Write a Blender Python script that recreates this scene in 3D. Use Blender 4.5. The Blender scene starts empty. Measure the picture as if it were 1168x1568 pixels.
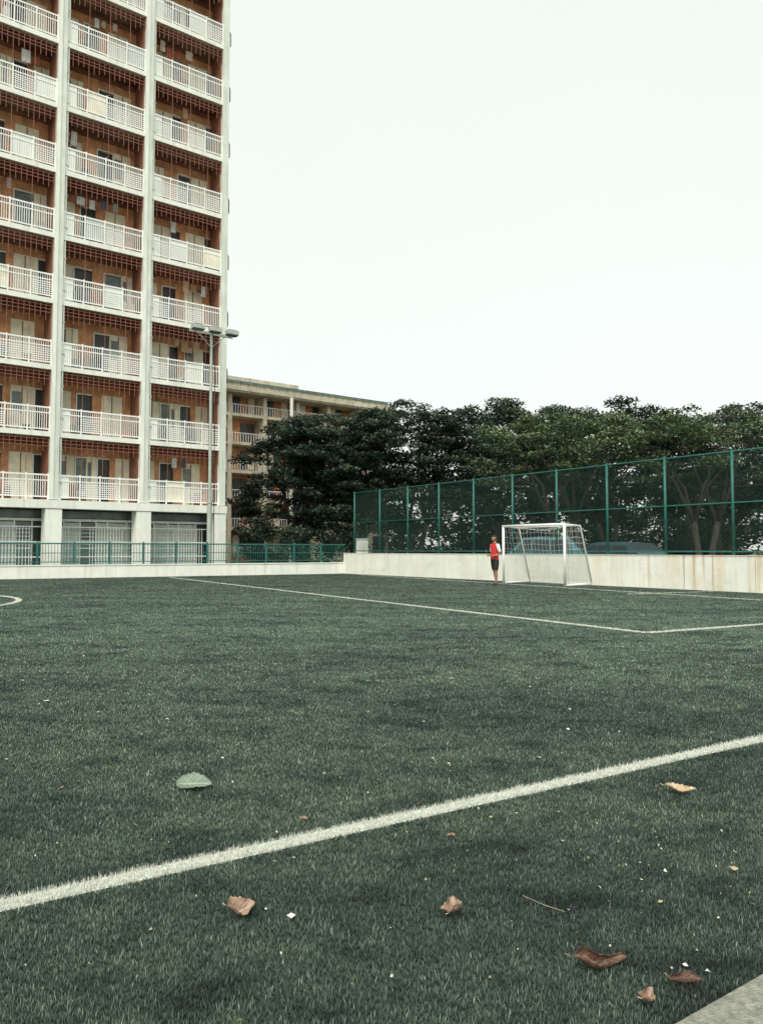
import bpy, math, random
import numpy as np
from mathutils import Vector, Matrix
random.seed(7); RNG=np.random.default_rng(7)
D=bpy.data; SC=bpy.context.scene; COL=SC.collection
R_=math.radians
# ------------------------------------------------------------ materials
def nt(m): return m.node_tree.nodes, m.node_tree.links
def mat(name,c,rough=.8,var=.18,scale=2.0,bump=0,bscale=60,metal=0,c2=None,streak=None,coords='Object'):
    m=D.materials.new(name); m.use_nodes=True; n,l=nt(m); b=n['Principled BSDF']
    b.inputs['Roughness'].default_value=rough; b.inputs['Metallic'].default_value=metal
    tc=n.new('ShaderNodeTexCoord'); nz=n.new('ShaderNodeTexNoise'); nz.inputs['Scale'].default_value=scale; nz.inputs['Detail'].default_value=6
    l.new(tc.outputs[coords],nz.inputs['Vector'])
    cr=n.new('ShaderNodeValToRGB'); cr.color_ramp.elements[0].position=.32; cr.color_ramp.elements[1].position=.68
    lo=[x*(1-var) for x in c]; hi=[min(1,x*(1+var)) for x in c] if c2 is None else c2
    if c2 is not None: lo=c
    cr.color_ramp.elements[0].color=(*lo,1); cr.color_ramp.elements[1].color=(*hi,1)
    l.new(nz.outputs['Fac'],cr.inputs['Fac']); out=cr.outputs['Color']
    if streak:
        sc,amt=streak[0],streak[1]
        mp=n.new('ShaderNodeMapping'); mp.inputs['Scale'].default_value=(3.5,3.5,.25)
        l.new(tc.outputs[coords],mp.inputs['Vector'])
        n2=n.new('ShaderNodeTexNoise'); n2.inputs['Scale'].default_value=1.3; n2.inputs['Detail'].default_value=8
        l.new(mp.outputs[0],n2.inputs['Vector'])
        r2=n.new('ShaderNodeValToRGB'); r2.color_ramp.elements[0].position=.52; r2.color_ramp.elements[1].position=.75
        r2.color_ramp.elements[0].color=(0,0,0,1); r2.color_ramp.elements[1].color=(amt,amt,amt,1)
        l.new(n2.outputs['Fac'],r2.inputs['Fac'])
        mx=n.new('ShaderNodeMixRGB'); mx.inputs[2].default_value=(*sc,1)
        l.new(r2.outputs['Color'],mx.inputs[0]); l.new(out,mx.inputs[1]); out=mx.outputs[0]
    l.new(out,b.inputs['Base Color'])
    if bump:
        n3=n.new('ShaderNodeTexNoise'); n3.inputs['Scale'].default_value=bscale; n3.inputs['Detail'].default_value=4
        l.new(tc.outputs[coords],n3.inputs['Vector'])
        bp=n.new('ShaderNodeBump'); bp.inputs['Strength'].default_value=bump; bp.inputs['Distance'].default_value=.02
        l.new(n3.outputs['Fac'],bp.inputs['Height']); l.new(bp.outputs[0],b.inputs['Normal'])
    return m
M={}
M['white']=mat('white_paint',(.84,.86,.79),.7,.06,1.5,streak=((.5,.5,.43),.45))
M['col']=mat('column_paint',(.70,.75,.67),.7,.1,1.2,streak=((.38,.40,.33),.55))
M['rail']=mat('railing_white',(.88,.90,.87),.5,.04)
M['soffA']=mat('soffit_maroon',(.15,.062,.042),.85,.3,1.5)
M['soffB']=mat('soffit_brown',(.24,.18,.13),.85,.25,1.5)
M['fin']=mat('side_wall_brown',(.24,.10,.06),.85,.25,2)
M['brick']=mat('terracotta_wall',(.60,.29,.14),.85,.28,2.5,streak=((.22,.13,.08),.55))
M['cream']=mat('cream_panel',(.86,.80,.60),.7,.14,2)
M['creamw']=mat('weathered_cream',(.58,.54,.42),.8,.2,1.2,streak=((.25,.22,.16),.7))
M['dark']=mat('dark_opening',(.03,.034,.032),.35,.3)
M['glass']=mat('window_glass',(.13,.16,.15),.2,.4,2)
M['carglass']=mat('car_window_glass',(.02,.03,.035),.35,.2,2)
M['grille']=mat('brown_grille',(.24,.09,.055),.6,.1)
M['steel']=mat('galvanised_steel',(.44,.49,.43),.45,.12,3,metal=.2)
M['black']=mat('black_metal',(.03,.03,.03),.5,.1)
M['teal']=mat('teal_fence_paint',(.02,.14,.115),.5,.15,3)
M['wire']=mat('chainlink_wire',(.02,.07,.055),.5,.1)
M['bark']=mat('bark',(.055,.047,.037),.95,.35,4,bump=.6,bscale=14)
M['conc']=mat('concrete',(.20,.205,.17),.9,.2,35,bump=.8,bscale=120,c2=(.40,.40,.33),streak=((.15,.15,.12),.4))
M['grey']=mat('grey_shutter',(.50,.56,.52),.6,.12,3)
M['floor']=mat('soil_verge',(.06,.07,.04),.95,.35,1.2,bump=.6,bscale=12)
M['line']=mat('white_marking',(.74,.78,.68),.9,.2,30,bump=.6,bscale=150)
M['drain']=mat('wall_foot_gap',(.05,.06,.05),.9,.3)
M['goal']=mat('goal_white',(.86,.88,.84),.4,.05)
M['net']=mat('net_white',(.70,.74,.70),.7,.04)
M['pot']=mat('clay_pot',(.35,.14,.08),.8,.2,6)
cl=[(.75,.75,.72),(.50,.16,.10),(.10,.13,.20),(.30,.34,.32),(.5,.34,.2),(.12,.12,.12),(.6,.5,.42)]
for i,c in enumerate(cl): M['cloth%d'%i]=mat('cloth_%d'%i,c,.9,.12,5)
# ------------------------------------------------------------ mesh builder
class MB:
    def __init__(s): s.v=[];s.f=[];s.m=[];s.mats=[]
    def mi(s,k):
        if k not in s.mats: s.mats.append(k)
        return s.mats.index(k)
    def box(s,x0,x1,y0,y1,z0,z1,k):
        o=len(s.v); s.v+=[(x,y,z) for z in(z0,z1) for y in(y0,y1) for x in(x0,x1)]
        for f in((0,2,3,1),(4,5,7,6),(0,1,5,4),(2,6,7,3),(0,4,6,2),(1,3,7,5)):
            s.f.append(tuple(o+i for i in f)); s.m.append(s.mi(k))
    def tube(s,path,rad,k,n=6,cap=True):
        path=[Vector(p) for p in path]
        if not hasattr(rad,'__len__'): rad=[rad]*len(path)
        o=len(s.v); mi=s.mi(k)
        up=Vector((0,0,1))
        for i,p in enumerate(path):
            a=path[max(0,i-1)]; b=path[min(len(path)-1,i+1)]; t=(b-a)
            if t.length<1e-9: t=Vector((0,0,1))
            t.normalize()
            if i==0:
                r=up if abs(t.z)<.9 else Vector((1,0,0)); e1=t.cross(r).normalized()
            else:
                e1=(e1-t*e1.dot(t)).normalized()
            e2=t.cross(e1)
            for j in range(n):
                an=2*math.pi*j/n; s.v.append(tuple(p+(e1*math.cos(an)+e2*math.sin(an))*rad[i]))
        for i in range(len(path)-1):
            for j in range(n):
                a=o+i*n+j;b=o+i*n+(j+1)%n; s.f.append((a,b,b+n,a+n)); s.m.append(mi)
        if cap:
            s.f.append(tuple(o+j for j in range(n))[::-1]); s.m.append(mi)
            e=o+(len(path)-1)*n; s.f.append(tuple(e+j for j in range(n))); s.m.append(mi)
    def face(s,vs,k):
        o=len(s.v); s.v+=[tuple(v) for v in vs]; s.f.append(tuple(range(o,o+len(vs)))); s.m.append(s.mi(k))
    def obj(s,name,parent=None,smooth=False):
        me=D.meshes.new(name); me.from_pydata(s.v,[],s.f); 
        for k in s.mats: me.materials.append(M[k] if isinstance(k,str) else k)
        me.polygons.foreach_set('material_index',s.m)
        if smooth: me.polygons.foreach_set('use_smooth',[True]*len(s.f))
        me.update(); o=D.objects.new(name,me); COL.objects.link(o)
        if parent: o.parent=parent
        return o
def empty(name,loc=(0,0,0),rz=0):
    e=D.objects.new(name,None); COL.objects.link(e); e.location=loc; e.rotation_euler=(0,0,rz); return e
# ------------------------------------------------------------ camera
cam=D.cameras.new('camera'); co=D.objects.new('camera',cam); COL.objects.link(co)
cam.sensor_fit='VERTICAL'; cam.sensor_height=24; cam.lens=24*1175/1568; cam.clip_end=2000; cam.clip_start=.05
co.location=(0,0,1.25); co.rotation_euler=(R_(90+2.83),0,0); SC.camera=co
# ------------------------------------------------------------ world and sun
w=D.worlds.new('World'); SC.world=w; w.use_nodes=True; n,l=w.node_tree.nodes,w.node_tree.links
bg=n['Background']; sk=n.new('ShaderNodeTexSky'); sk.sky_type='NISHITA'; sk.sun_disc=False
sk.sun_elevation=R_(50); sk.sun_rotation=R_(195); sk.dust_density=5
l.new(sk.outputs[0],bg.inputs['Color']); bg.inputs['Strength'].default_value=.05
b2=n.new('ShaderNodeBackground'); b2.inputs['Strength'].default_value=.84
tc=n.new('ShaderNodeTexCoord'); nz=n.new('ShaderNodeTexNoise'); nz.inputs['Scale'].default_value=1.2; nz.inputs['Detail'].default_value=3
l.new(tc.outputs['Generated'],nz.inputs['Vector']); cr=n.new('ShaderNodeValToRGB')
cr.color_ramp.elements[0].color=(.97,1.02,.91,1); cr.color_ramp.elements[1].color=(1.03,1.06,.95,1)
cr.color_ramp.elements[0].position=.3; cr.color_ramp.elements[1].position=.7
l.new(nz.outputs['Fac'],cr.inputs['Fac']); l.new(cr.outputs[0],b2.inputs['Color'])
ad=n.new('ShaderNodeAddShader'); l.new(bg.outputs[0],ad.inputs[0]); l.new(b2.outputs[0],ad.inputs[1])
l.new(ad.outputs[0],n['World Output'].inputs['Surface'])
sl=D.lights.new('sun','SUN'); sl.energy=2.1; sl.angle=R_(24); sl.color=(1,.98,.90)
so=D.objects.new('sun',sl); COL.objects.link(so); so.rotation_euler=(R_(43),0,R_(-15))
SC.view_settings.view_transform='Standard'; SC.view_settings.look='None'; SC.view_settings.exposure=0
# ------------------------------------------------------------ ground + turf
b=MB(); b.face([(-400,-400,0),(400,-400,0),(400,900,0),(-400,900,0)],'floor'); b.obj('ground')
def turfmat(name,cols,mode='ground',mott=True):
    m=D.materials.new(name); m.use_nodes=True; n,l=nt(m); bs=n['Principled BSDF']; bs.inputs['Roughness'].default_value=.8
    bs.inputs['Specular IOR Level'].default_value=.2
    g=n.new('ShaderNodeNewGeometry')
    r=n.new('ShaderNodeValToRGB'); e=r.color_ramp.elements
    e[0].position=cols[0][0]; e[0].color=(*cols[0][1],1); e[1].position=cols[-1][0]; e[1].color=(*cols[-1][1],1)
    for p,c in cols[1:-1]:
        q=e.new(p); q.color=(*c,1)
    out=r.outputs[0]
    def mul(a,bb):
        mx=n.new('ShaderNodeMixRGB'); mx.blend_type='MULTIPLY'; mx.inputs[0].default_value=1; l.new(a,mx.inputs[1]); l.new(bb,mx.inputs[2]); return mx.outputs[0]
    def noise(rot,scl,s,d,ro,c0,c1,p0,p1):
        mp=n.new('ShaderNodeMapping'); mp.inputs['Rotation'].default_value=(0,0,R_(rot)); mp.inputs['Scale'].default_value=scl
        l.new(g.outputs['Position'],mp.inputs['Vector'])
        z=n.new('ShaderNodeTexNoise'); z.inputs['Scale'].default_value=s; z.inputs['Detail'].default_value=d; z.inputs['Roughness'].default_value=ro
        l.new(mp.outputs[0],z.inputs['Vector']); q=n.new('ShaderNodeValToRGB'); q.color_ramp.elements[0].position=p0; q.color_ramp.elements[1].position=p1
        q.color_ramp.elements[0].color=(*c0,1); q.color_ramp.elements[1].color=(*c1,1); l.new(z.outputs['Fac'],q.inputs[0]); return q.outputs[0]
    if mode=='ground':
        f=n.new('ShaderNodeTexNoise'); f.inputs['Scale'].default_value=55; f.inputs['Detail'].default_value=5; f.inputs['Roughness'].default_value=.75
        l.new(g.outputs['Position'],f.inputs['Vector']); l.new(f.outputs['Fac'],r.inputs['Fac'])
    else:
        a=n.new('ShaderNodeAttribute'); a.attribute_name='rnd'; l.new(a.outputs['Fac'],r.inputs['Fac'])
    if mott:
        out=mul(out,noise(-30,(.7,1.7,1),.42,8,.66,(.66,.68,.71),(1.12,1.11,1.05),.38,.58))
        out=mul(out,noise(25,(1,1.6,1),1.9,6,.7,(.52,.55,.59),(1.10,1.09,1.07),.38,.51))
        out=mul(out,noise(40,(1,1.3,1),6.5,5,.7,(.70,.72,.75),(1.08,1.08,1.06),.38,.58))
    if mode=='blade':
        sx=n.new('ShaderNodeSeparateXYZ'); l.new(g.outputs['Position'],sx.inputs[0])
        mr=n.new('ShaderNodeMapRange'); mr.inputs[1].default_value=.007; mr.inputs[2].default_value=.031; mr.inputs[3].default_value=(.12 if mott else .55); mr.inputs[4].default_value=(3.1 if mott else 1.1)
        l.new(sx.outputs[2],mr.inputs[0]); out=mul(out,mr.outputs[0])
        va=n.new('ShaderNodeVectorMath'); va.operation='ADD'; va.inputs[1].default_value=(0,0,.9); l.new(g.outputs['Normal'],va.inputs[0])
        vn=n.new('ShaderNodeVectorMath'); vn.operation='NORMALIZE'; l.new(va.outputs[0],vn.inputs[0]); l.new(vn.outputs[0],bs.inputs['Normal'])
    l.new(out,bs.inputs['Base Color']); return m
M['turf']=turfmat('turf_base',[(.25,(.03,.045,.036)),(.5,(.05,.075,.056)),(.75,(.08,.11,.08))])
M['blade']=turfmat('turf_blade',[(0,(.048,.076,.064)),(.4,(.104,.152,.120)),(.75,(.195,.25,.19)),(1,(.50,.55,.47))],'blade')
M['bladeW']=turfmat('turf_blade_white',[(0,(.80,.83,.72)),(1,(.88,.90,.80))],'blade',False)
CK=Vector((-1.87,40.6)); W0=Vector((-16.2,32.5)); WL=Vector((-36.2,17.5))
KD=Vector((.825,.565)).normalized(); KN=Vector((KD.y,-KD.x)); K0=Vector((.803,2.09))+KN*.004
kr=K0+KD*19.73; kl=K0-KD*45
b=MB(); b.face([(kl.x,kl.y,.004),(kr.x,kr.y,.004),(CK.x,CK.y,.004),(W0.x,W0.y,.004),(WL.x,WL.y,.004)],'turf'); b.obj('turf_pitch')
def strip(b,p,q,wd,z=.008,k='line'):
    p=Vector(p);q=Vector(q);d=(q-p).normalized();nn=Vector((-d.y,d.x))*wd/2
    b.face([(*(p-nn),z),(*(q-nn),z),(*(q+nn),z),(*(p+nn),z)],k)
LP=Vector((-1.346,2.737)); LD=(Vector((2.537,5.14))-LP).normalized(); LN=Vector((-LD.y,LD.x))
b=MB()
strip(b,LP-LD*30,LP+LD*22,.10); b.obj('touch_line_marking')
b=MB(); pc=(3.968,11.56); strip(b,pc,(-9.6,34.9),.10); strip(b,(pc[0]+.05,pc[1]+.03),(12.6,16.3),.10,.0085); b.obj('penalty_area_marking')
b=MB(); strip(b,(-1.2,38.8),(9.4,19.0),.09); strip(b,(6.9,21.6),(9.9,23.0),.07,.0085); b.obj('goal_line_marking')
b=MB(); cx,cy,rr=-13.4,17.0,4.9
for i in range(96):
    a0,a1=2*math.pi*i/96,2*math.pi*(i+1)/96
    b.face([(cx+r*math.cos(a),cy+r*math.sin(a),.008) for r,a in((rr-.05,a0),(rr+.05,a0),(rr+.05,a1),(rr-.05,a1))],'line')
b.obj('centre_circle_marking')
def gen_points(ymin,ymax,k,pw):
    step=.1;out=[]
    y=ymin
    while y<ymax:
        wdt=1.12*y+1.8; d=k/(y**pw); nn=int(d*wdt*step)
        X=RNG.uniform(-wdt/2,wdt/2,nn); Y=RNG.uniform(y,y+step,nn); out.append(np.stack([X,Y],1)); y+=step
    return np.concatenate(out)
def trimesh(name,V,k,n,rnd,matk,parent=None):
    me=D.meshes.new(name); me.vertices.add(n*k); me.vertices.foreach_set('co',np.ascontiguousarray(V,dtype=np.float32).ravel())
    me.loops.add(n*k); me.loops.foreach_set('vertex_index',np.arange(n*k,dtype=np.int32))
    me.polygons.add(n); me.polygons.foreach_set('loop_start',np.arange(n,dtype=np.int32)*k)
    try: me.polygons.foreach_set('loop_total',np.full(n,k,dtype=np.int32))
    except Exception: pass
    at=me.attributes.new('rnd','FLOAT','FACE'); at.data.foreach_set('value',np.asarray(rnd,dtype=np.float32))
    me.materials.append(M[matk]); me.update(calc_edges=True)
    o=D.objects.new(name,me); COL.objects.link(o)
    if parent: o.parent=parent
    return o
def make_blades(name,P,matk):
    n=len(P); az=RNG.uniform(0,2*np.pi,n); ln=RNG.uniform(.010,.026,n); tilt=RNG.uniform(.15,1.15,n)
    sc=np.clip(P[:,1]/4.5,.7,4)
    wd=RNG.uniform(.0013,.0025,n)*sc
    taz=az+np.pi/2+RNG.normal(0,.5,n)
    dx=np.cos(az)*wd;dy=np.sin(az)*wd; hx=np.cos(taz)*np.sin(tilt)*ln;hy=np.sin(taz)*np.sin(tilt)*ln;hz=np.cos(tilt)*ln+.007
    V=np.zeros((n,3,3),np.float32)
    V[:,0,0]=P[:,0]-dx;V[:,0,1]=P[:,1]-dy;V[:,0,2]=.003
    V[:,1,0]=P[:,0]+dx;V[:,1,1]=P[:,1]+dy;V[:,1,2]=.003
    V[:,2,0]=P[:,0]+hx;V[:,2,1]=P[:,1]+hy;V[:,2,2]=hz
    trimesh(name,V.reshape(-1,3),3,n,RNG.beta(1.0,2.0,n) ,matk)
P=np.concatenate([gen_points(1.5,14,80000,1.0),gen_points(14,42,900000,2.0)])
kd=(P[:,0]-K0.x)*KN.x+(P[:,1]-K0.y)*KN.y; P=P[kd<-.012+RNG.normal(0,.008,len(P))]
cd=(P[:,0]-CK.x)*.819+(P[:,1]-CK.y)*.574; P=P[cd<-.25]
wd_=(P[:,0]-W0.x)*-.4921+(P[:,1]-W0.y)*.8706; P=P[wd_<-.05]
def segd(P,p,q):
    p=np.array(p);q=np.array(q);d=q-p;L=np.linalg.norm(d);d=d/L; r=P-p; t=r@d; pp=np.abs(r[:,0]*-d[1]+r[:,1]*d[0]); pp[(t<0)|(t>L)]=99; return pp
jit=RNG.normal(0,.006,len(P))
onl=((np.abs((P[:,0]-LP.x)*LN.x+(P[:,1]-LP.y)*LN.y)+jit)<.054)&(RNG.random(len(P))>.06)
for p,q,h in((pc,(-9.6,34.9),.065),(pc,(12.6,16.3),.065),((-1.2,38.8),(9.4,19.0),.055),((6.9,21.6),(9.9,23.0),.045)):
    onl|=(segd(P,p,q)+jit)<h
onl|=np.abs(np.hypot(P[:,0]-cx,P[:,1]-cy)-rr)<.07
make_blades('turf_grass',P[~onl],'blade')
PW=P[onl]; extra=PW+RNG.normal(0,.005,PW.shape); make_blades('marking_grass',np.concatenate([PW,extra]),'bladeW')
# apron
ang=math.atan2(KD.y,KD.x)
ap=empty('concrete_kerb',(K0.x,K0.y,0),ang)
b=MB()
for i in range(-20,14): b.box(i*1.5+.95,i*1.5+2.444,-.30,0,-.1,.026,'conc')
o=b.obj('kerb_stones',ap); bv=o.modifiers.new('b','BEVEL'); bv.width=.010; bv.segments=2
b=MB(); b.box(-45,25,-9,-.306,-.1,.022,'conc'); b.obj('apron',ap)
# ------------------------------------------------------------ leaves
def leafmat(name,c1,c2,vein):
    m=mat(name,c1,.5,.2,22,c2=c2,bump=.5,bscale=45); n,l=nt(m); bs=n['Principled BSDF']; old=bs.inputs['Base Color'].links[0].from_socket
    a=n.new('ShaderNodeAttribute'); a.attribute_name='vein'; mx=n.new('ShaderNodeMixRGB'); mx.inputs[2].default_value=(*vein,1)
    l.new(a.outputs['Fac'],mx.inputs[0]); l.new(old,mx.inputs[1]); l.new(mx.outputs[0],bs.inputs['Base Color']); return m
M['lf_green']=leafmat('leaf_green',(.11,.165,.115),(.21,.27,.20),(.40,.45,.37)); M['lf_brown']=leafmat('leaf_brown',(.15,.075,.05),(.46,.33,.23),(.52,.42,.32))
M['lf_dark']=leafmat('leaf_dark_brown',(.05,.024,.018),(.20,.11,.075),(.32,.22,.14)); M['lf_tan']=leafmat('leaf_tan',(.36,.25,.14),(.62,.52,.35),(.66,.57,.4))
def leaf(loc,L,W,rz,curl,k,tilt=0.1,fold=.3,roll=0):
    b=MB(); N=28; K=8; rs=random.Random(int(L*1e4)); ph=rs.random()*6; ve=[]
    for i in range(N+1):
        t=i/N; w=W*.5*(math.sin(math.pi*t**.85)**.75 if 0<t<1 else .01)*(1+.05*math.sin(t*21+ph)+.03*math.sin(t*47))
        x=(t-.5)*L; z=curl*L*((2*t-1)**2)*.5+.05*L*math.sin(5*t+ph)
        for j in range(-K,K+1):
            s=j/K
            f_=fold*(1+.35*math.sin(t*7+ph+(1.5 if s>0 else 0)))
            yy=w*math.sin(min(abs(s)*(.2+abs(f_)*1.2),2.6))/(.2+abs(f_)*1.2)*math.copysign(1,s)
            zz=w*(1-math.cos(min(abs(s)*(.2+abs(f_)*1.2),2.6)))/(.2+abs(f_)*1.2)
            rib=.006*L/.1*math.sin((t+abs(s)*.35)*42)*.22*abs(s)
            b.v.append((x+.04*L*abs(s)*math.sin(ph),yy,z+zz+rib))
            ve.append(1.0 if j==0 else (.35 if math.sin((t+-abs(s)*.30)*44)>.86 else 0))
    for i in range(N):
        for j in range(2*K):
            a=i*(2*K+1)+j; b.f.append((a,a+2*K+1,a+2*K+2,a+1)); b.m.append(b.mi(k))
    nv=len(b.v)
    b.tube([(-L*.5,0,curl*L*.5),(-L*.64,.008,curl*L*.5+.006)],.0015,k,4)
    ve+= [1.0]*(len(b.v)-nv)
    o=b.obj('fallen_leaf',None,True); at=o.data.attributes.new('vein','FLOAT','POINT'); at.data.foreach_set('value',ve)
    o.location=loc; o.rotation_euler=(tilt,tilt*.5,rz)
    sd=o.modifiers.new('s','SOLIDIFY'); sd.thickness=.0008
leaf((-.97,4.06,.032),.185,.15,.15,.10,'lf_green',.28,.25)
leaf((-.484,2.66,.032),.105,.10,.7,.45,'lf_brown',.35,.9)
leaf((.242,2.66,.030),.095,.09,1.35,.5,'lf_brown',-.3,1.2)
leaf((.636,2.33,.030),.18,.105,.3,.22,'lf_dark',.35,1.8)
leaf((1.51,3.96,.032),.15,.085,-.15,.2,'lf_tan',.15,1.0)
leaf((.72,2.15,.030),.075,.055,.9,.4,'lf_brown',.1,1.2)
leaf((.857,2.23,.030),.10,.065,.1,.3,'lf_dark',.2,1.6)
leaf((.30,3.35,.030),.04,.03,1.1,.2,'lf_brown',.2,.9)
leaf((1.35,3.0,.030),.03,.026,.3,.2,'lf_tan',.2,.6)
leaf((-.35,3.55,.030),.035,.03,.1,.2,'lf_brown',.2,.9)
# litter
M['litter']=turfmat('litter',[(0,(.16,.10,.055)),(.4,(.40,.34,.17)),(.75,(.56,.56,.40)),(1,(.74,.75,.65))],'x',False)
pts=gen_points(1.7,14,36,.75)
kd=(pts[:,0]-K0.x)*KN.x+(pts[:,1]-K0.y)*KN.y
pts=pts[kd<-.02]
more=np.stack([RNG.uniform(.1,1.5,110),RNG.uniform(2.1,3.8,110)],1); kd=(more[:,0]-K0.x)*KN.x+(more[:,1]-K0.y)*KN.y; more=more[kd<-.01]
hand=np.array([(-.99,2.17),(1.27,2.86),(1.12,2.62),(.79,2.2),(.9,2.34),(-.5,3.9),(.35,3.2),(.95,2.30),(1.0,3.3),(-1.1,3.5)])
pts=np.concatenate([pts,more,hand]); n=len(pts)
L=RNG.gamma(2.0,.0022,n)+.0018; L[-10:]=.011; L*=np.clip(pts[:,1]/4,.8,1.4); az=RNG.uniform(0,6.28,n)
V=np.zeros((n,4,3),np.float32)
for j,(a,s) in enumerate(((0,1),(np.pi/2,.5),(np.pi,1),(3*np.pi/2,.5))):
    V[:,j,0]=pts[:,0]+np.cos(az+a)*L*s; V[:,j,1]=pts[:,1]+np.sin(az+a)*L*s; V[:,j,2]=.024+RNG.uniform(-.006,.006,n)
trimesh('leaf_litter',V.reshape(-1,3),4,n,RNG.uniform(0,1,n),'litter')
b=MB(); b.tube([(.50,2.78,.028),(.56,2.70,.031),(.62,2.66,.027)],.0008,'lf_tan',4); b.obj('grass_straw')
# ------------------------------------------------------------ apartment tower
TW=empty('apartment_tower',(-8.27,40.25,0),math.atan2(.602,.799))
us=[0,-4.33,-8.5,-12.75,-17.0]; FH=3.1; Z0=3.51; NF=13; top=Z0+FH*NF
fr=MB(); wa=MB(); ra=MB(); cl_=MB(); gr=MB()
fr.box(-17,-.02,1.9,15,0,top,'brick')
fr.box(-17.3,.1,-.1,15.2,top+.05,top+.9,'white')
for i,u in enumerate(us):
    a,bb=(u-.34,u-.0) if i==0 else (u-.20,u+.20)
    fr.box(a,bb,-.16,.40,Z0+.05,top,'col')
    if i: 
        fr.tube([(u+.29,-.02,Z0),(u+.29,-.02,top)],.05,'white',8)
        fr.box(u-.19,u-.03,-.20,-.165,Z0+.05,top,'white')
        for k in range(NF*2): fr.box(u+.22,u+.36,-.08,.0,Z0+1.5*k+.8,Z0+1.5*k+.86,'steel')
    a,bb=(u-.62,u+.02) if i==0 else (u-.36,u+.36)
    fr.box(a,bb,-.22,.5,0,Z0-.38,'white')
fr.box(-17.3,.06,-.26,.45,Z0-.36,Z0+.02,'white')
fr.box(-17.3,.06,.47,1.88,Z0-.2,Z0-.02,'white')
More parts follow.
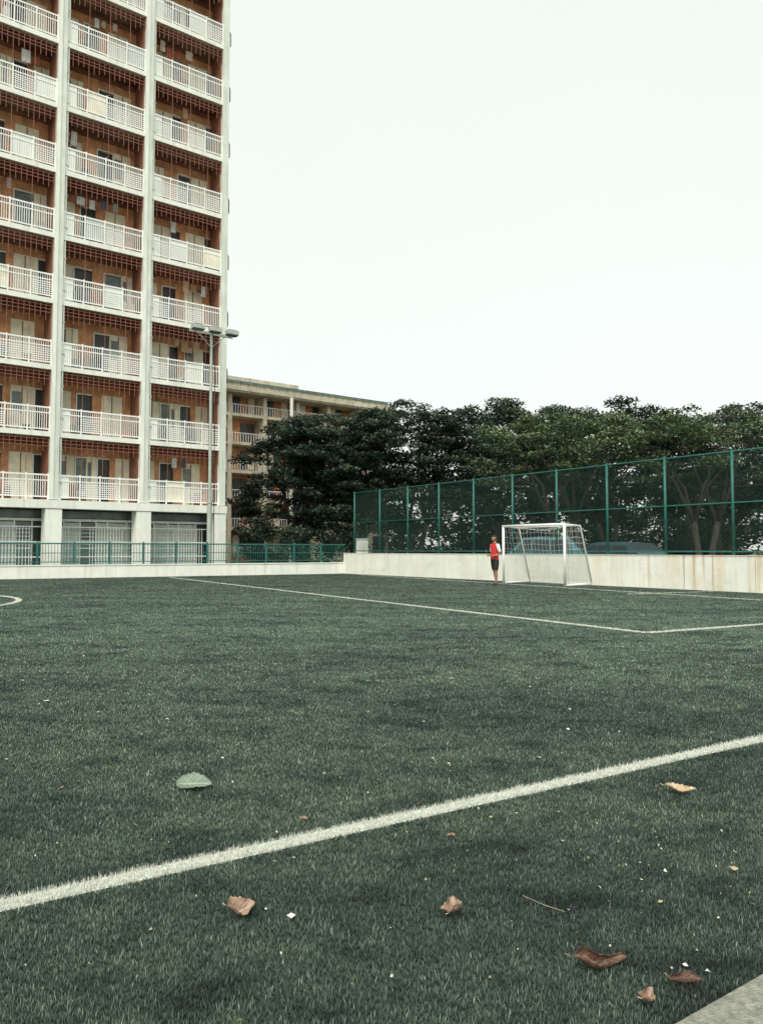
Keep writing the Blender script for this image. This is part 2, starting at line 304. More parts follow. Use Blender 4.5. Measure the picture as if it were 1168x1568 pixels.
for i in range(4):
    uR,uL=us[i]-(.34 if i==0 else .20),us[i+1]+.20
    W=uR-uL
    yb=1.0
    wa.box(uL-.2,uR+.3,yb+.1,yb+.3,0,Z0-.22,'dark')
    x=uL
    while x<uR-.1:
        wpan=random.choice([.55,.75,.95]); k=random.choice(['grey','glass','grey','glass','dark','grey'])
        if x+wpan>uR: wpan=uR-x
        wa.box(x+.03,x+wpan-.03,yb,yb+.08,.2,2.55,k)
        wa.box(x-.03,x+.03,yb-.04,yb+.09,0,2.6,'white')
        if k!='dark':
            wa.box(x+.03,x+wpan-.03,yb-.02,yb-.002,1.3,1.36,'white')
            for q in range(5): wa.box(x+.06,x+wpan-.06,yb-.012,yb-.001,1.5+q*.18,1.54+q*.18,'col')
        x+=wpan
    wa.box(uL,uR,yb-.05,yb+.085,2.6,2.72,'white')
    wa.box(uL,uR,yb-.01,yb+.09,2.75,3.1,'glass')
    for q in range(int(W/.14)): 
        if (q//6)%3!=1: wa.box(uL+q*.14,uL+q*.14+.028,yb-.3,yb-.28,0,2.3,'rail')
    for z in(.9,1.6,2.3): wa.box(uL,uR,yb-.33,yb-.305,z,z+.05,'rail')
    for k in range(NF):
        z=Z0+FH*k; zt=z+FH
        if k>0:
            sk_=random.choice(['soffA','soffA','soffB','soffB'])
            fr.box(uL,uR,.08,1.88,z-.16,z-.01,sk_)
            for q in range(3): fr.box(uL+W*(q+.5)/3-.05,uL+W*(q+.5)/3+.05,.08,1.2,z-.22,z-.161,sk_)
            fr.box(uL,uR,-.10,.07,z-.17,z+.06,'white')
        if k==NF-1: fr.box(uL,uR,-.1,1.88,zt-.2,zt+.04,'white')
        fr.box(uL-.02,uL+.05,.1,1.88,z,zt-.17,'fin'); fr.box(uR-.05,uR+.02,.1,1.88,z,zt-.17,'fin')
        yw=1.25
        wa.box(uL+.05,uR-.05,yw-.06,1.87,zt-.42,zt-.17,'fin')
        lay=random.choice([
          [('cream',.8),('brick',.2),('dark',.75),('brick',.45),('cream',1.0),('brick',.4)],
          [('cream',.3),('brick',.3),('cream',.95),('dark',.6),('brick',.35),('cream',1.1),('dark',.4)],
          [('cream',.7),('dark',.8),('brick',.5),('glass',.8),('cream',.5)],
          [('dark',.5),('cream',.6),('brick',.7),('dark',.8),('cream',.9),('brick',.2)],
          [('brick',.25),('cream',.9),('glass',.6),('cream',.55),('dark',.7),('brick',.3),('cream',.8)]])
        tot=sum(a for _,a in lay); x=uL+.05; sc=(W-.1)/tot
        for kk,a in lay:
            ww=a*sc
            if kk=='brick': wa.box(x,x+ww,yw,yw+.35,z,zt-.42,'brick')
            elif kk=='cream':
                wa.box(x,x+ww,yw+.04,yw+.35,z,z+2.3,'cream'); wa.box(x,x+ww,yw+.005,yw+.35,z+2.3,zt-.42,'brick')
                wa.box(x+ww*.48,x+ww*.52,yw+.015,yw+.039,z+.1,z+2.25,'grille')
                if random.random()<.4: wa.box(x+.08,x+ww*.46,yw+.02,yw+.038,z+1.0,z+2.0,'glass')
            else:
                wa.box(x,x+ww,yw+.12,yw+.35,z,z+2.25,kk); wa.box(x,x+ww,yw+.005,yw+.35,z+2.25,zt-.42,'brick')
                wa.box(x,x+.05,yw-.02,yw+.119,z,z+2.25,'white'); wa.box(x+.051,x+ww,yw-.02,yw+.119,z+2.2,z+2.25,'white')
            x+=ww
        zr=z+.06; RT=1.14
        ra.box(uL,uR,-.07,-.02,zr+RT-.07,zr+RT,'rail'); ra.box(uL,uR,-.06,-.03,zr+.08,zr+.14,'rail'); ra.box(uL,uR,-.06,-.03,zr+.83,zr+.88,'rail')
        npn=4
        for q in range(npn+1):
            xx=uL+.02+(W-.08)*q/npn; ra.box(xx,xx+.06,-.075,-.015,zr-.04,zr+RT+.04,'rail')
        for q in range(npn):
            xa=uL+.08+(W-.08)*q/npn; xb=uL+.02+(W-.08)*(q+1)/npn
            if random.random()<.34:
                for hz in range(6): ra.box(xa,xb,-.052,-.038,zr+.2+hz*.1,zr+.235+hz*.1,'rail')
            nb=9
            for t in range(1,nb): 
                xx=xa+(xb-xa)*t/nb; ra.box(xx-.015,xx+.015,-.055,-.035,zr+.141,zr+.829,'rail')
                ra.box(xx-.010,xx+.010,-.055,-.035,zr+.881,zr+RT-.071,'rail')
        ra.box(uL+.03,uL+.50,-.03,-.012,zr+.05,zr+1.08,'white')
        for q in range(1,4):
            if random.random()<.2: ra.box(uL+W*q/4+.03,uL+W*(q+1)/4-.03,-.03,-.012,zr+.1,zr+1.05,random.choice(['cream','white','grey','white']))
        for zz in(.30,.46,.62): gr.box(uL,uR,-.02,.01,zt-zz,zt-zz+.03,'grille')
        m=int(W/.24)
        for q in range(m+1):
            xx=uL+.03+(W-.09)*q/m; gr.box(xx,xx+.028,-.035,-.021,(zt-.78-.25*random.random()) if q%4 else zr+RT+.04,zt-.17,'grille')
        for q in range(3):
            xx=uL+W*(q+.5)/3; gr.tube([(xx,.0,zt-.6),(xx,1.1,zt-.6)],.015,'grille',4)
        if random.random()<.5:
            x=uL+.3+random.random()*2.2
            for q in range(random.randint(1,4)):
                ww=random.uniform(.2,.4); hh=random.uniform(.3,.7); kx='cloth%d'%random.choice([0,0,1,2,3,5,6,6,4]); y0=random.uniform(.5,.9)
                if x+ww>uR-.1: break
                nseg=5
                for s_ in range(nseg):
                    xa=x+ww*s_/nseg; xb=x+ww*(s_+1)/nseg; ya=y0+.03*(s_%2); yb_=y0+.03*((s_+1)%2)
                    cl_.face([(xa,ya,zt-.62),(xb,yb_,zt-.62),(xb,yb_+.02,zt-.62-hh),(xa,ya+.02,zt-.62-hh*(.97+.03*(s_%2)))],kx)
                x+=ww+random.uniform(.03,.3)
        if random.random()<.22:
            x=uL+random.uniform(.6,W-1.1); zz=z+.02; cl_.box(x,x+.8,.85,1.17,zz,zz+.55,'grey'); cl_.tube([(x+.28,.849,zz+.27),(x+.28,.83,zz+.27)],.2,'black',14)
        for q in range(random.randint(0,3)):
            x=uL+random.uniform(.3,W-.5); hh=random.uniform(.25,.9); cl_.box(x,x+random.uniform(.2,.45),.25,.55,z+.01,z+hh,random.choice(['pot','cloth3','cloth5','cloth6','grille','cloth0']))
for k in range(NF):
    z=Z0+FH*k+.35
    gr.tube([(.0,.35,z+.9),(.20,.3,z+.9),(.26,.3,z+.75),(.26,.3,z+.1),(.18,.3,z),(.0,.35,z)],.028,'black',6)
fr.obj('frame',TW); wa.obj('walls_and_windows',TW); ra.obj('railings',TW); gr.obj('drying_racks',TW); cl_.obj('balcony_contents',TW)
# ------------------------------------------------------------ second building
B2=empty('apartment_block',(-15.5,78,0),math.atan2(.602,.799))
b=MB(); H2=17.3; E2=20.2
b.box(-12,E2,1.7,12,0,H2,'brick')
b.box(-12.5,E2+.5,-1.0,13,H2+.05,H2+.45,'creamw'); b.box(-12.5,E2+.5,-1.15,-.95,H2+.2,H2+.62,'creamw')
b.box(-12.2,E2+.2,.2,12,H2+.46,H2+1.2,'creamw'); b.box(-12.2,E2+.2,.05,12.2,H2+1.21,H2+1.42,'glass')
b.box(-4,9,1.5,12,H2+1.43,H2+2.2,'creamw')
for x in np.arange(-12,E2,.9): b.box(x,x+.05,-1.1,-1.05,H2+.63,H2+1.1,'teal')
b.box(-12,E2,-1.1,-1.05,H2+1.11,H2+1.17,'teal')
x=-12
while x<E2:
    b.box(x-.2,x+.2,-.1,1.69,0,H2,'creamw')
    for k in range(6):
        z=.6+k*2.95
        if x+4>E2+.1: break
        if k: b.box(x+.2,x+3.8,-.05,1.69,z-.3,z,'creamw')
        b.box(x+.2,x+3.8,-.02,.02,z+.9,z+.95,'rail')
        for q in range(12): b.box(x+.3+q*.3,x+.35+q*.3,-.015,.015,z+.01,z+.899,'rail')
        for q,kk in enumerate(random.sample(['dark','cream','brick','dark'],4)):
            if kk!='brick': b.box(x+.35+q*.85,x+1.05+q*.85,1.55,1.68,z+.3,z+2.2,kk)
    x+=4
b.tube([(6.5,-1.3,0),(6.5,-1.3,H2+.1)],.18,'white',8); b.obj('facade',B2)
# ------------------------------------------------------------ low wall and teal railing
def segbox(b,p,q):
    p=Vector(p);q=Vector(q);d=(q-p);L=d.length;d.normalize();nn=Vector((-d.y,d.x))
    def bx(a0,a1,o0,o1,z0,z1,k):
        c=[p+d*a+nn*o for a,o in((a0,o0),(a1,o0),(a1,o1),(a0,o1))]; o=len(b.v)
        b.v+=[(*v,z0) for v in c]+[(*v,z1) for v in c]
        for f in((3,2,1,0),(4,5,6,7),(0,1,5,4),(1,2,6,5),(2,3,7,6),(3,0,4,7)): b.f.append(tuple(o+i for i in f)); b.m.append(b.mi(k))
    return bx,L
b=MB()
for p,q in((WL,W0),(W0,CK)):
    bx,L=segbox(b,p,q)
    bx(0,L,0,.2,0,.55,'white'); bx(0,L,-.03,.23,.552,.60,'white')
b.obj('low_white_wall')
b=MB()
for p,q in((WL,W0),(W0,CK)):
    bx,L=segbox(b,p,q)
    bx(0,L,.08,.12,1.50,1.56,'teal'); bx(0,L,.085,.115,.70,.74,'teal'); bx(0,L,.085,.115,1.1,1.13,'teal')
    a=0
    while a<L: bx(a,a+.07,.065,.135,.6,1.62,'teal'); a+=1.5
    a=.1
    while a<L: bx(a,a+.018,.092,.108,.74,1.5,'teal'); a+=.125
b.obj('low_teal_railing')
# ------------------------------------------------------------ white boundary wall + high fence
def rustmat():
    m=mat('boundary_wall_paint',(.84,.86,.77),.75,.06,1.0,streak=((.50,.47,.35),.35)); n,l=nt(m); bs=n['Principled BSDF']
    old=bs.inputs['Base Color'].links[0].from_socket
    tc=n.new('ShaderNodeTexCoord'); sx=n.new('ShaderNodeSeparateXYZ'); l.new(tc.outputs['Object'],sx.inputs[0])
    def layer(scl,s,p0,p1,col,lo,hi,old):
        mp=n.new('ShaderNodeMapping'); mp.inputs['Scale'].default_value=scl; l.new(tc.outputs['Object'],mp.inputs[0])
        nz=n.new('ShaderNodeTexNoise'); nz.inputs['Scale'].default_value=s; nz.inputs['Detail'].default_value=9; nz.inputs['Roughness'].default_value=.7; l.new(mp.outputs[0],nz.inputs['Vector'])
        cr=n.new('ShaderNodeValToRGB'); cr.color_ramp.elements[0].position=p0; cr.color_ramp.elements[1].position=p1; cr.color_ramp.elements[1].color=(1,1,1,1); cr.color_ramp.elements[0].color=(0,0,0,1)
        l.new(nz.outputs['Fac'],cr.inputs[0])
        mr=n.new('ShaderNodeMapRange'); mr.inputs[1].default_value=14; mr.inputs[2].default_value=21; mr.inputs[3].default_value=lo; mr.inputs[4].default_value=hi; l.new(sx.outputs[0],mr.inputs[0])
        mu=n.new('ShaderNodeMath'); mu.operation='MULTIPLY'; mu.use_clamp=True; l.new(cr.outputs[0],mu.inputs[0]); l.new(mr.outputs[0],mu.inputs[1])
        mx=n.new('ShaderNodeMixRGB'); mx.inputs[2].default_value=(*col,1); l.new(mu.outputs[0],mx.inputs[0]); l.new(old,mx.inputs[1]); return mx.outputs[0]
    o=layer((.8,1,.16),1.7,.46,.66,(.68,.50,.24),.08,.62,old)
    o=layer((2.6,1,.10),1.9,.54,.66,(.46,.23,.08),.02,.72,o)
    o=layer((.4,1,.9),2.2,.52,.72,(.52,.50,.40),.4,.5,o)
    l.new(o,bs.inputs['Base Color']); return m
M['bwall']=rustmat()
wz=math.atan2(-.8192,.5736)
BW=empty('white_boundary_wall',(-2.0,40.5,0),wz)
b=MB(); a=0
lens=[5.2,5.2,4.9,4.7,2.3,2.1,1.0,2.4,5,5,5]
for L in lens:
    b.box(a+.008,a+L-.008,0,.2,0,1.07,'bwall'); b.box(a+L-.008,a+L+.008,.02,.2,0,1.06,'drain'); a+=L
LW=a
b.obj('panels',BW)
b=MB(); b.box(-.02,LW,-.16,-.002,0,.014,'drain'); b.obj('gutter',BW)
b=MB(); b.box(0,LW,-.02,.22,1.072,1.09,'bwall'); b.obj('coping',BW)
HF=empty('chainlink_fence',(-2.0,40.5,0),wz)
b=MB(); s=.9
while s<LW:
    b.tube([(s,.1,1.1),(s,.1,4.25)],.042,'teal',8); b.tube([(s,.1,4.25),(s,.1,4.28)],[.05,.02],'teal',8); s+=2.3
for z in(1.2,2.66,4.2): b.tube([(.9,.1,z),(LW,.1,z)],.026,'teal',6)
b.obj('posts_and_rails',HF,True)
b=MB(); z0,z1=1.2,4.2; h=z1-z0; s=.9-h
while s<LW:
    for sg in(0,1):
        xa,xb=s,s+h; za,zb=(z0,z1) if sg==0 else (z1,z0)
        if xa<.9: t=(.9-xa)/h; za=za+(zb-za)*t; xa=.9
        if xb>LW: t=(LW-xa)/(xb-xa); zb=za+(zb-za)*t; xb=LW
        if xb-xa>.02: b.tube([(xa,.14+.006*sg,za),(xb,.14+.006*sg,zb)],.0034,'wire',3,False)
    s+=.09
b.obj('wire_mesh',HF)
CB=empty('utility_cabinet',(-1.05,41.2,0),.2); b=MB(); b.box(-.3,.3,-.2,.2,1.05,1.8,'white'); b.box(-.34,.34,-.24,.24,1.802,1.86,'grey'); b.box(-.22,.22,-.215,-.203,1.15,1.7,'col'); b.box(-.25,.25,-.15,.15,0,1.048,'conc'); b.obj('box',CB)
# ------------------------------------------------------------ floodlight mast
FM=empty('floodlight_mast',(-8.46,37.75,0),math.atan2(.602,.799))
b=MB(); b.tube([(0,0,0),(0,0,3.6)],[.13,.12],'steel',12); b.tube([(0,0,3.6),(0,0,12.1)],[.085,.065],'steel',12)
b.tube([(0,0,3.55),(0,0,3.68)],.15,'steel',12); b.box(-.22,.22,-.22,.22,0,.06,'steel')
b.box(-1.15,1.15,-.05,.05,11.95,12.07,'steel'); b.tube([(-.7,0,11.95),(0,0,11.3),(.7,0,11.95)],.025,'steel',6)
for x in(-.9,0,.9):
    b.box(x-.04,x+.04,-.3,-.051,11.97,12.03,'steel')
    b.box(x-.30,x+.30,-.62,-.28,12.0,12.2,'steel'); b.box(x-.26,x+.26,-.60,-.30,11.94,11.999,'black'); b.box(x-.22,x+.22,-.50,-.36,12.201,12.26,'black')
b.tube([(.2,-.1,0),(.16,-.08,11.9)],.02,'black',6)
b.obj('mast',FM)
# ------------------------------------------------------------ goal
G=empty('football_goal',(6.26,26.3,0),math.atan2(.819,-.5736))
b=MB(); h=2.13; wg=2.97; yb=-1.4; yt=-.8
for x in(0,wg):
    b.tube([(x,0,0),(x,0,h)],.048,'goal',10); b.tube([(x,0,h),(x,yt,h-.03),(x,yb,.04)],.03,'goal',8); b.tube([(x,0,.04),(x,yb,.04)],.03,'goal',8)
b.tube([(-.04,0,h),(wg+.04,0,h)],.048,'goal',10); b.tube([(0,yb,.04),(wg,yb,.04)],.03,'goal',8); b.tube([(0,yt,h-.03),(wg,yt,h-.03)],.02,'goal',8)
b.obj('frame',G,True)
b=MB()
def net(c00,c10,c11,c01,nu,nv,sag):
    c=[Vector(v) for v in(c00,c10,c11,c01)]
    def P(u,v):
        p=c[0]*(1-u)*(1-v)+c[1]*u*(1-v)+c[2]*u*v+c[3]*(1-u)*v
        return p+Vector(sag)*math.sin(math.pi*u)*math.sin(math.pi*v)+Vector((.012*math.sin(u*31+v*17),.02*math.sin(u*13+v*9),.02*math.sin(u*11)))
    for i in range(nu+1): b.tube([P(i/nu,j/8) for j in range(9)],.0040,'net',3,False)
    for j in range(nv+1): b.tube([P(i/8,j/nv) for i in range(9)],.0040,'net',3,False)
net((0,yt,h-.03),(wg,yt,h-.03),(wg,yb,.04),(0,yb,.04),15,10,(0,.25,-.05))
net((0,0,h),(wg,0,h),(wg,yt,h-.03),(0,yt,h-.03),15,3,(0,0,-.16))
for x,sg in((0,.08),(wg,-.08)): net((x,0,h),(x,yt,h-.03),(x,yb,.04),(x,0,.04),6,10,(sg,0,0))
b.obj('net',G)
# ------------------------------------------------------------ person
M['skin']=mat('skin',(.33,.18,.11),.55,.08,8); M['red']=mat('red_jersey',(.62,.035,.035),.8,.15,9,bump=.3,bscale=12)
M['wsl']=mat('white_sleeve',(.82,.82,.78),.8,.06,9); M['shorts']=mat('black_shorts',(.015,.016,.018),.85,.2,9); M['hair']=mat('black_hair',(.012,.01,.009),.6,.3,40,bump=.8,bscale=60)
M['shoe']=mat('dark_shoe',(.03,.03,.035),.5,.2)
PE=empty('goalkeeper',(3.95,26.85,.006),R_(-62))
def skin(name,vs,ed,parent,matf,sub=2,root=0,post=None):
    me=D.meshes.new(name+'_tmp'); me.from_pydata([v[:3] for v in vs],ed,[]); o=D.objects.new(name+'_tmp',me); COL.objects.link(o)
    md=o.modifiers.new('s','SKIN'); 
    for i,v in enumerate(vs): me.skin_vertices[0].data[i].radius=(v[3],v[3] if len(v)<5 else v[4]); me.skin_vertices[0].data[i].use_root=(i==root)
    sb=o.modifiers.new('u','SUBSURF'); sb.levels=sub; sb.render_levels=sub
    dg=bpy.context.evaluated_depsgraph_get(); m2=D.meshes.new_from_object(o.evaluated_get(dg)); D.objects.remove(o)
    if post:
        for v in m2.vertices: v.co=post(v.co)
    m2.materials.clear(); keys=[]
    for p in m2.polygons:
        k=matf(p.center)
        if k not in keys: keys.append(k); m2.materials.append(M[k])
        p.material_index=keys.index(k); p.use_smooth=True
    o=D.objects.new(name,m2); COL.objects.link(o); o.parent=parent; return o
vs=[(0,0,.96,.145),(0,-.01,1.08,.135),(0,0,1.27,.155),(0,.01,1.41,.12),(0,.01,1.475,.062),(0,-.005,1.56,.055)]
ed=[(0,1),(1,2),(2,3),(3,4),(4,5)]
def leg(sx,fy,tw):
    i=len(vs); s=sx
    vs.extend([(s*.085,0,.88,.115),(s*.105,fy*.3,.70,.105),(s*.115,fy*.5,.56,.098),(s*.116,fy*.5,.53,.062),(s*.12,fy*.55+.015,.42,.056),(s*.125,fy*.7+.03,.33,.06),(s*.13,fy+.02,.12,.038),(s*.13,fy+.01,.06,.042),(s*(.14+tw),fy-.1,.045,.042),(s*(.15+tw),fy-.17,.035,.03)])
    ed.append((0,i)); ed.extend([(j,j+1) for j in range(i,i+9)])
leg(1,-.08,.02); leg(-1,.14,.03)
def arm(s,hand):
    i=len(vs); vs.extend([(s*.165,.01,1.405,.075),(s*.215,.02,1.28,.062),(s*.235,.04,1.19,.058),(s*.236,.04,1.175,.042),(s*.24,.05,1.11,.042),(s*.21,-.07,1.05,.037),(hand[0],hand[1],hand[2],.027)])
    ed.append((3,i)); ed.extend([(j,j+1) for j in range(i,i+6)])
hL=(.10,-.22,1.05);hR=(-.10,-.21,1.09); arm(1,hL); arm(-1,hR)
def pm(c):
    if c.z<.10: return 'shoe'
    if c.z<.545: return 'skin'
    if c.z<.93 : return 'shorts'
    if c.z>1.48: return 'skin'
    if abs(c.x)>.175 or c.y<-.16:
        if c.z<1.185 : return 'skin'
        return 'wsl'
    return 'red'
def pp(c):
    c=c.copy()
    if .8<c.z<1.47 and abs(c.x)<.16 and c.y>-.155: c.y*=.76; c.x*=1.08
    return c
skin('body',vs,ed,PE,pm,2,0,pp)
def hand(name,w,dirv,side):
    w=Vector(w); d=Vector(dirv).normalized(); sd=Vector((0,0,1)).cross(d).normalized(); up=d.cross(sd)
    v=[];e=[]
    def P(a,s,u,r): p=w+d*a+sd*s+up*u; v.append((*p,r)); return len(v)-1
    p0=P(-.01,0,0,.024);p1=P(.04,0,0,.030);p2=P(.075,0,0,.032); e+=[(p0,p1),(p1,p2)]
    for k,(o,L) in enumerate(((-.028,.062),(-.009,.072),(.010,.068),(.028,.052))):
        a=P(.08,o,0,.010);b_=P(.08+L*.45,o*1.1,-.008,.0095);c=P(.08+L*.8,o*1.1,-.026,.009);f=P(.08+L*.85,o*1.1,-.045,.0075)
        e+=[(p2,a),(a,b_),(b_,c),(c,f)]
    a=P(.025,side*.032,-.005,.012);b_=P(.055,side*.048,-.015,.011);c=P(.08,side*.045,-.03,.009); e+=[(p1,a),(a,b_),(b_,c)]
    skin(name,v,e,PE,lambda c:'skin',1,0)
hand('hand_left',hL,(-.75,-.6,.05),-1); hand('hand_right',hR,(.75,-.6,-.05),1)
def head():
    b=MB(); nu,nv=28,20; V=[]
    for j in range(nv+1):
        ph=math.pi*j/nv
        for i in range(nu):
            th=2*math.pi*i/nu; x=math.sin(ph)*math.cos(th); y=math.sin(ph)*math.sin(th); z=math.cos(ph)
            X=.076*x; Y=.096*y; Z=.115*z
            if z<0: X*=1-.28*z*z; Y=Y*(1-.12*z*z)
            fr_=max(0,-y)
            if fr_>.6:
                Y-=.020*math.exp(-((x/.14)**2))*math.exp(-(((z+.15)/.16)**2)); Y-=.004*math.exp(-(((z-.18)/.08)**2))
                Y+=.007*math.exp(-(((abs(x)-.38)/.14)**2))*math.exp(-(((z-.02)/.10)**2)); Y-=.006*math.exp(-(((z+.46)/.06)**2))*math.exp(-((x/.3)**2)); Y-=.006*math.exp(-(((z+.8)/.12)**2))
            V.append((X,Y,Z))
    b.v=V
    for j in range(nv):
        for i in range(nu):
            a=j*nu+i; c=j*nu+(i+1)%nu; f=(a,c,c+nu,a+nu); b.f.append(f)
            z=sum(V[q][2] for q in f)/4; y=sum(V[q][1] for q in f)/4
            k='hair' if (z>.062 or (y>.012 and z>-.035) or (y>.05 and z>-.06)) else 'skin'; b.m.append(b.mi(k))
    for s in(-1,1):
        b.tube([(s*.072,.005,.022),(s*.086,.012,.018),(s*.088,.014,-.005),(s*.078,.006,-.03)],[.008,.012,.011,.005],'skin',6)
        b.tube([(s*.028,-.083,.006),(s*.028,-.0865,.006)],[.009,.006],'black',8)
    b.tube([(-.02,-.093,-.055),(.02,-.093,-.055)],.004,'red',5)
    return b
hb=head(); ho=hb.obj('head',PE,True); ho.location=(0,-.015,1.645); ho.rotation_euler=(R_(4),0,R_(-8))
b=MB(); N=16
vsH=[]
for j in range(7):
    ph=.05+ (math.pi*.5)*j/6
    vsH.append([(.083*math.sin(ph)*math.cos(t),.103*math.sin(ph)*math.sin(t)+.006,.122*math.cos(ph)+.003) for t in [2*math.pi*i/N for i in range(N)]])
b.v=[p for r in vsH for p in r]
for j in range(6):
    for i in range(N):
        f=(j*N+i,j*N+(i+1)%N,(j+1)*N+(i+1)%N,(j+1)*N+i)
        zz=sum(b.v[q][2] for q in f)/4; yy=sum(b.v[q][1] for q in f)/4
        if zz>.068 or yy>.01: b.f.append(f); b.m.append(b.mi('hair'))
b.f.append(tuple(range(N))); b.m.append(0)
hh=b.obj('hair',PE,True); hh.location=ho.location; hh.rotation_euler=ho.rotation_euler
# ------------------------------------------------------------ cars
def car(loc,rz,paint,H=1.75):
    E=empty('parked_car',loc,rz); b=MB(); k='paint_%s'%len(D.materials); M[k]=mat('car_paint',paint,.45,.04,2)
    prof=[(-2.2,.35),(-2.25,.8),(-2.1,1.0),(-1.3,1.08),(-.6,H-.05),(.2,H),(1.5,H-.06),(2.05,1.15),(2.2,.95),(2.2,.35)]
    W=.88
    def yw(z): return W if z<1.1 else W-.16*(z-1.1)/(H-1.1)
    L=[(x,-yw(z),z) for x,z in prof]; R=[(x,yw(z),z) for x,z in prof]; o=len(b.v); b.v+=L+R; n=len(prof)
    b.f.append(tuple(range(o,o+n))); b.m.append(b.mi(k)); b.f.append(tuple(range(o+n,o+2*n))[::-1]); b.m.append(b.mi(k))
    for i in range(n):
        j=(i+1)%n; b.f.append((o+i,o+n+i,o+n+j,o+j)); b.m.append(b.mi('carglass' if i in(3,6) else k))
    for s in(-1,1):
        for a0,a1,t0,t1 in((-1.05,-.25,-.55,-.2),(-.18,.62,-.13,.6),(.7,1.6,.68,1.4)):
            y0=s*(yw(1.13)+.006); y1=s*(yw(H-.12)+.006)
            b.face([(a0,y0,1.13),(a1,y0,1.13),(t1,y1,H-.14),(t0,y1,H-.14)],'carglass')
        for x in(-1.4,1.35):
            b.tube([(x,s*.70,.33),(x,s*.90,.33)],.33,'black',20); b.tube([(x,s*.89,.33),(x,s*.91,.33)],.19,'steel',12)
        b.box(-2.28,-2.1,s*.6-.2,s*.6+.2,.72,.85,'white')
    b.obj('body',E)
car((7.3,35.0,0.0),R_(-30),(.06,.17,.21),1.85); car((10.2,33.8,.0),R_(-60),(.035,.08,.10),1.6)
# ------------------------------------------------------------ trees
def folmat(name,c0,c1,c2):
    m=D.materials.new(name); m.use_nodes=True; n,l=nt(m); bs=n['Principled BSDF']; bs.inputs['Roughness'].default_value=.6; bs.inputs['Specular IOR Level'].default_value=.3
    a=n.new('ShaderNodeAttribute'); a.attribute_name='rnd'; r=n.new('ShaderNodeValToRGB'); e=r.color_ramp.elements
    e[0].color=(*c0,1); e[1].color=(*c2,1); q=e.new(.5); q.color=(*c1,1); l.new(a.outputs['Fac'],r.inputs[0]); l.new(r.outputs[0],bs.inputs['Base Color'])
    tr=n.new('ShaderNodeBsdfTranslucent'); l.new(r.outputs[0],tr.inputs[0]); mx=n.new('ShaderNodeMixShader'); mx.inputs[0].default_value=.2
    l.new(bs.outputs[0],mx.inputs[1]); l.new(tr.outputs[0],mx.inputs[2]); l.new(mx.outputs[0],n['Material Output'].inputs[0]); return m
M['folD']=folmat('foliage_dark',(.018,.035,.028),(.046,.078,.052),(.16,.21,.13)); M['folL']=folmat('foliage_light',(.028,.055,.032),(.09,.145,.066),(.32,.40,.19))
M['folB']=folmat('foliage_distant',(.016,.028,.023),(.032,.050,.038),(.07,.10,.065))
def leafcloud(name,centres,sizes,nper,Ls,matk,parent,shade):
    allV=[];allR=[]
    for c,s,sh in zip(centres,sizes,shade):
        n=int(nper*s[0]*s[0]); 
        p=RNG.normal(0,1,(n,3)); p/=np.linalg.norm(p,axis=1)[:,None]; p*=(RNG.uniform(0,1,n)**.45)[:,None]
        p*=np.array([s[0],s[0],s[1]]); p[:,2]+= -.25*s[1]*(np.hypot(p[:,0],p[:,1])/s[0])**2
        P=p+np.array(c)
        az=RNG.uniform(0,6.28,n); el=RNG.normal(0,.45,n); d=np.stack([np.cos(az)*np.cos(el),np.sin(az)*np.cos(el),np.sin(el)],1)
        q=np.stack([-np.sin(az),np.cos(az),RNG.normal(0,.5,n)],1); q/=np.linalg.norm(q,axis=1)[:,None]
        L=RNG.uniform(.6,1.25,n)[:,None]*Ls
        V=np.stack([P-d*L*.5,P+q*L*.24,P+d*L*.5,P-q*L*.24],1); allV.append(V); 
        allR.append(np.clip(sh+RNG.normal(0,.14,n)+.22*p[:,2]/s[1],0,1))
    V=np.concatenate(allV).reshape(-1,3); Rr=np.concatenate(allR); return trimesh(name,V,4,len(Rr),Rr,matk,parent)
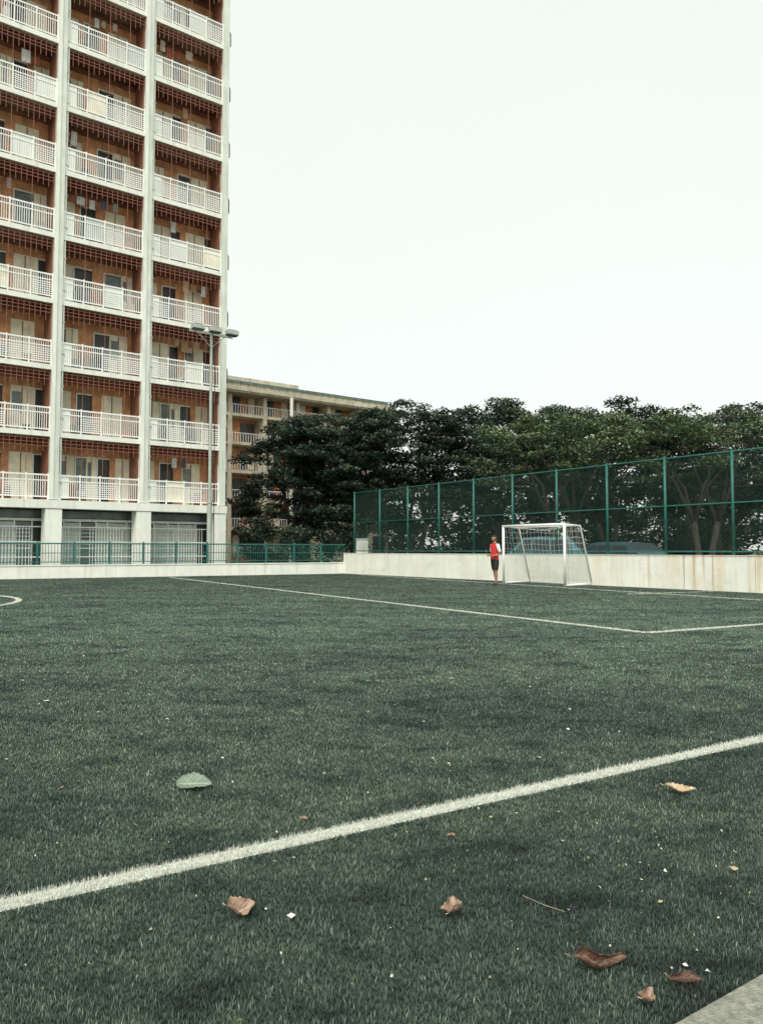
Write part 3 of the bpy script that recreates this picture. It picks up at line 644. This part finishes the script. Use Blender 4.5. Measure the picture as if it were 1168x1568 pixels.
def tree(name,x,y,H,R,thick,trunkh,matk='folD',ncl=110,lean=0,full=False,nper=230,Ls=.27,stems=1,cs=(.5,1.0)):
    E=empty(name,(x,y,0)); rs=random.Random(int(x*100+y*7)); b=MB(); cen=[];siz=[];sh=[]
    limbs=[]
    for st in range(stems):
        ox=(st-(stems-1)/2)*.8; r0=.23/(stems**.35)
        tp=Vector((ox*1.5+lean*trunkh,rs.uniform(-.2,.2),trunkh))
        b.tube([(ox*.4,0,0),(ox*.6+lean*.5,0,.4),(ox+lean*trunkh*.5+rs.uniform(-.15,.15),rs.uniform(-.1,.1),trunkh*.55),tuple(tp)],[r0*1.5,r0*1.05,r0*.9,r0*.8],'bark',9)
        nn=6 if stems==1 else 4
        for i in range(nn):
            a=2*math.pi*(i+rs.random()*.6)/nn+st; rr=R*rs.uniform(.35,.7)
            e=Vector((tp.x+math.cos(a)*rr,math.sin(a)*rr,H-thick*rs.uniform(.35,.75)))
            m1=tp.lerp(e,.35)+Vector((rs.uniform(-.25,.25),0,(H-trunkh)*.06+rs.uniform(-.1,.2))); m2=tp.lerp(e,.7)+Vector((rs.uniform(-.4,.4),rs.uniform(-.3,.3),(H-trunkh)*.06))
            b.tube([tuple(tp-Vector((0,0,.15))),tuple(m1),tuple(m2),tuple(e)],[r0*.6,r0*.4,r0*.25,r0*.10],'bark',6)
            limbs+= [m1,m2,e]
    for i in range(ncl):
        a=rs.random()*2*math.pi; q=math.sqrt(rs.random()); edge=1+.14*math.sin(3*a+x)+.1*math.sin(7*a)
        rr=R*q*edge
        if full: 
            zt=H-.2-(H-trunkh*.6)*.5*(1-math.sqrt(max(0,1-min(1,q)**2))); zb=trunkh*.75+(H-trunkh)*.2*(1-q)
            z=zt-(zt-zb)*rs.random()**1.3 if q>.5 else zt-(zt-zb)*.6*rs.random()
        else:
            dome=H-.3-thick*.26*(q**3); z=dome-thick*.9*rs.random()**1.35
        z+=.18*math.sin(x+rr*math.cos(a)*1.3)-.1
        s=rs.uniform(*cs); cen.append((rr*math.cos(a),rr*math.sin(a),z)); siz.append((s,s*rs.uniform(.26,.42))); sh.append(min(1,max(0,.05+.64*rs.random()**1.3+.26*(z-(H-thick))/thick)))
        p=Vector(cen[-1]); 
        if i%3==0:
            nb=min(limbs,key=lambda q_:(q_-p).length+max(0,(q_.z-p.z))*2); mid=nb.lerp(p,.5)+Vector((rs.uniform(-.2,.2),rs.uniform(-.2,.2),-.1)); b.tube([tuple(nb),tuple(mid),tuple(p)],[.045,.03,.012],'bark',4,False)
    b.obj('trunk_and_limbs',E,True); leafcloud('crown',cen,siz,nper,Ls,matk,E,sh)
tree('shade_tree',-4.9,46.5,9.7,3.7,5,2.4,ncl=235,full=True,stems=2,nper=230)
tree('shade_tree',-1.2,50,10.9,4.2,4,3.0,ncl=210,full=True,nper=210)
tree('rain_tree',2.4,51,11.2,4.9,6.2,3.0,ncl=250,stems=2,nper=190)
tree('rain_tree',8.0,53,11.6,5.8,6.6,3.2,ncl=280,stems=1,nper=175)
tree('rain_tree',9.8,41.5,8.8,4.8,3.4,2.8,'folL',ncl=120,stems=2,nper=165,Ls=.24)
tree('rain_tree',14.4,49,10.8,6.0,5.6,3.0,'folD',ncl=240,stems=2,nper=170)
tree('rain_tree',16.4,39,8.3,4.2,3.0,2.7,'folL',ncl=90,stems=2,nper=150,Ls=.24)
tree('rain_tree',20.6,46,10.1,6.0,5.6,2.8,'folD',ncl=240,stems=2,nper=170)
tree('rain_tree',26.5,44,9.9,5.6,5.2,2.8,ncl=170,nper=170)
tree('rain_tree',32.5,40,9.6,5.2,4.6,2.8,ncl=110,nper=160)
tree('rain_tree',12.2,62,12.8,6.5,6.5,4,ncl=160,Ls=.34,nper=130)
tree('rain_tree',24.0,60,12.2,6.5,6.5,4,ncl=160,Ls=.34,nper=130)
cen=[];siz=[];sh=[]
for i in range(620):
    x=RNG.uniform(-8,56); y=RNG.uniform(66,80); cen.append((x,y,RNG.uniform(.4,9.2)*(.85+.15*math.sin(x*.45)))); s=RNG.uniform(1.0,2.0); siz.append((s,s*.7)); sh.append(RNG.uniform(.0,.6))
leafcloud('distant_trees',cen,siz,55,.6,'folB',None,sh)
def shrubs(name,pts,hmax,k='folD',nper=240):
    cen=[];siz=[];sh=[]
    for x,y in pts:
        for j in range(5):
            cen.append((x+RNG.normal(0,.4),y+RNG.normal(0,.4),RNG.uniform(.3,hmax))); s=RNG.uniform(.45,.85); siz.append((s,s*.8)); sh.append(RNG.uniform(.0,.6))
    leafcloud(name,cen,siz,nper,.2,k,None,sh)
shrubs('shrub_hedge',[(x,42.2+RNG.uniform(-.3,1.5)+(-1.6 if x<-5 else 0)) for x in np.arange(-7.2,-1.5,.55)],2.2)
shrubs('shrub_border',[(x,57+RNG.uniform(-3,2)) for x in np.arange(-3,36,.6)],3.6,'folB')
tree('young_tree',-6.9,43.5,4.2,1.2,2.4,1.0,ncl=26,full=True,nper=240,cs=(.35,.6),Ls=.2)
SB=empty('service_building',(0.5,60,0),.1); b=MB(); b.box(-6,0,0,5,0,3.2,'cream'); b.box(-6.4,.4,-.5,5.4,3.202,3.4,'grey')
for x in(-5,-3,-1.2): b.box(x,x+.9,-.05,-.002,.9,2.3,'dark'); b.box(x-.08,x+.98,-.08,-.051,2.32,2.42,'white')
b.obj('shell',SB)
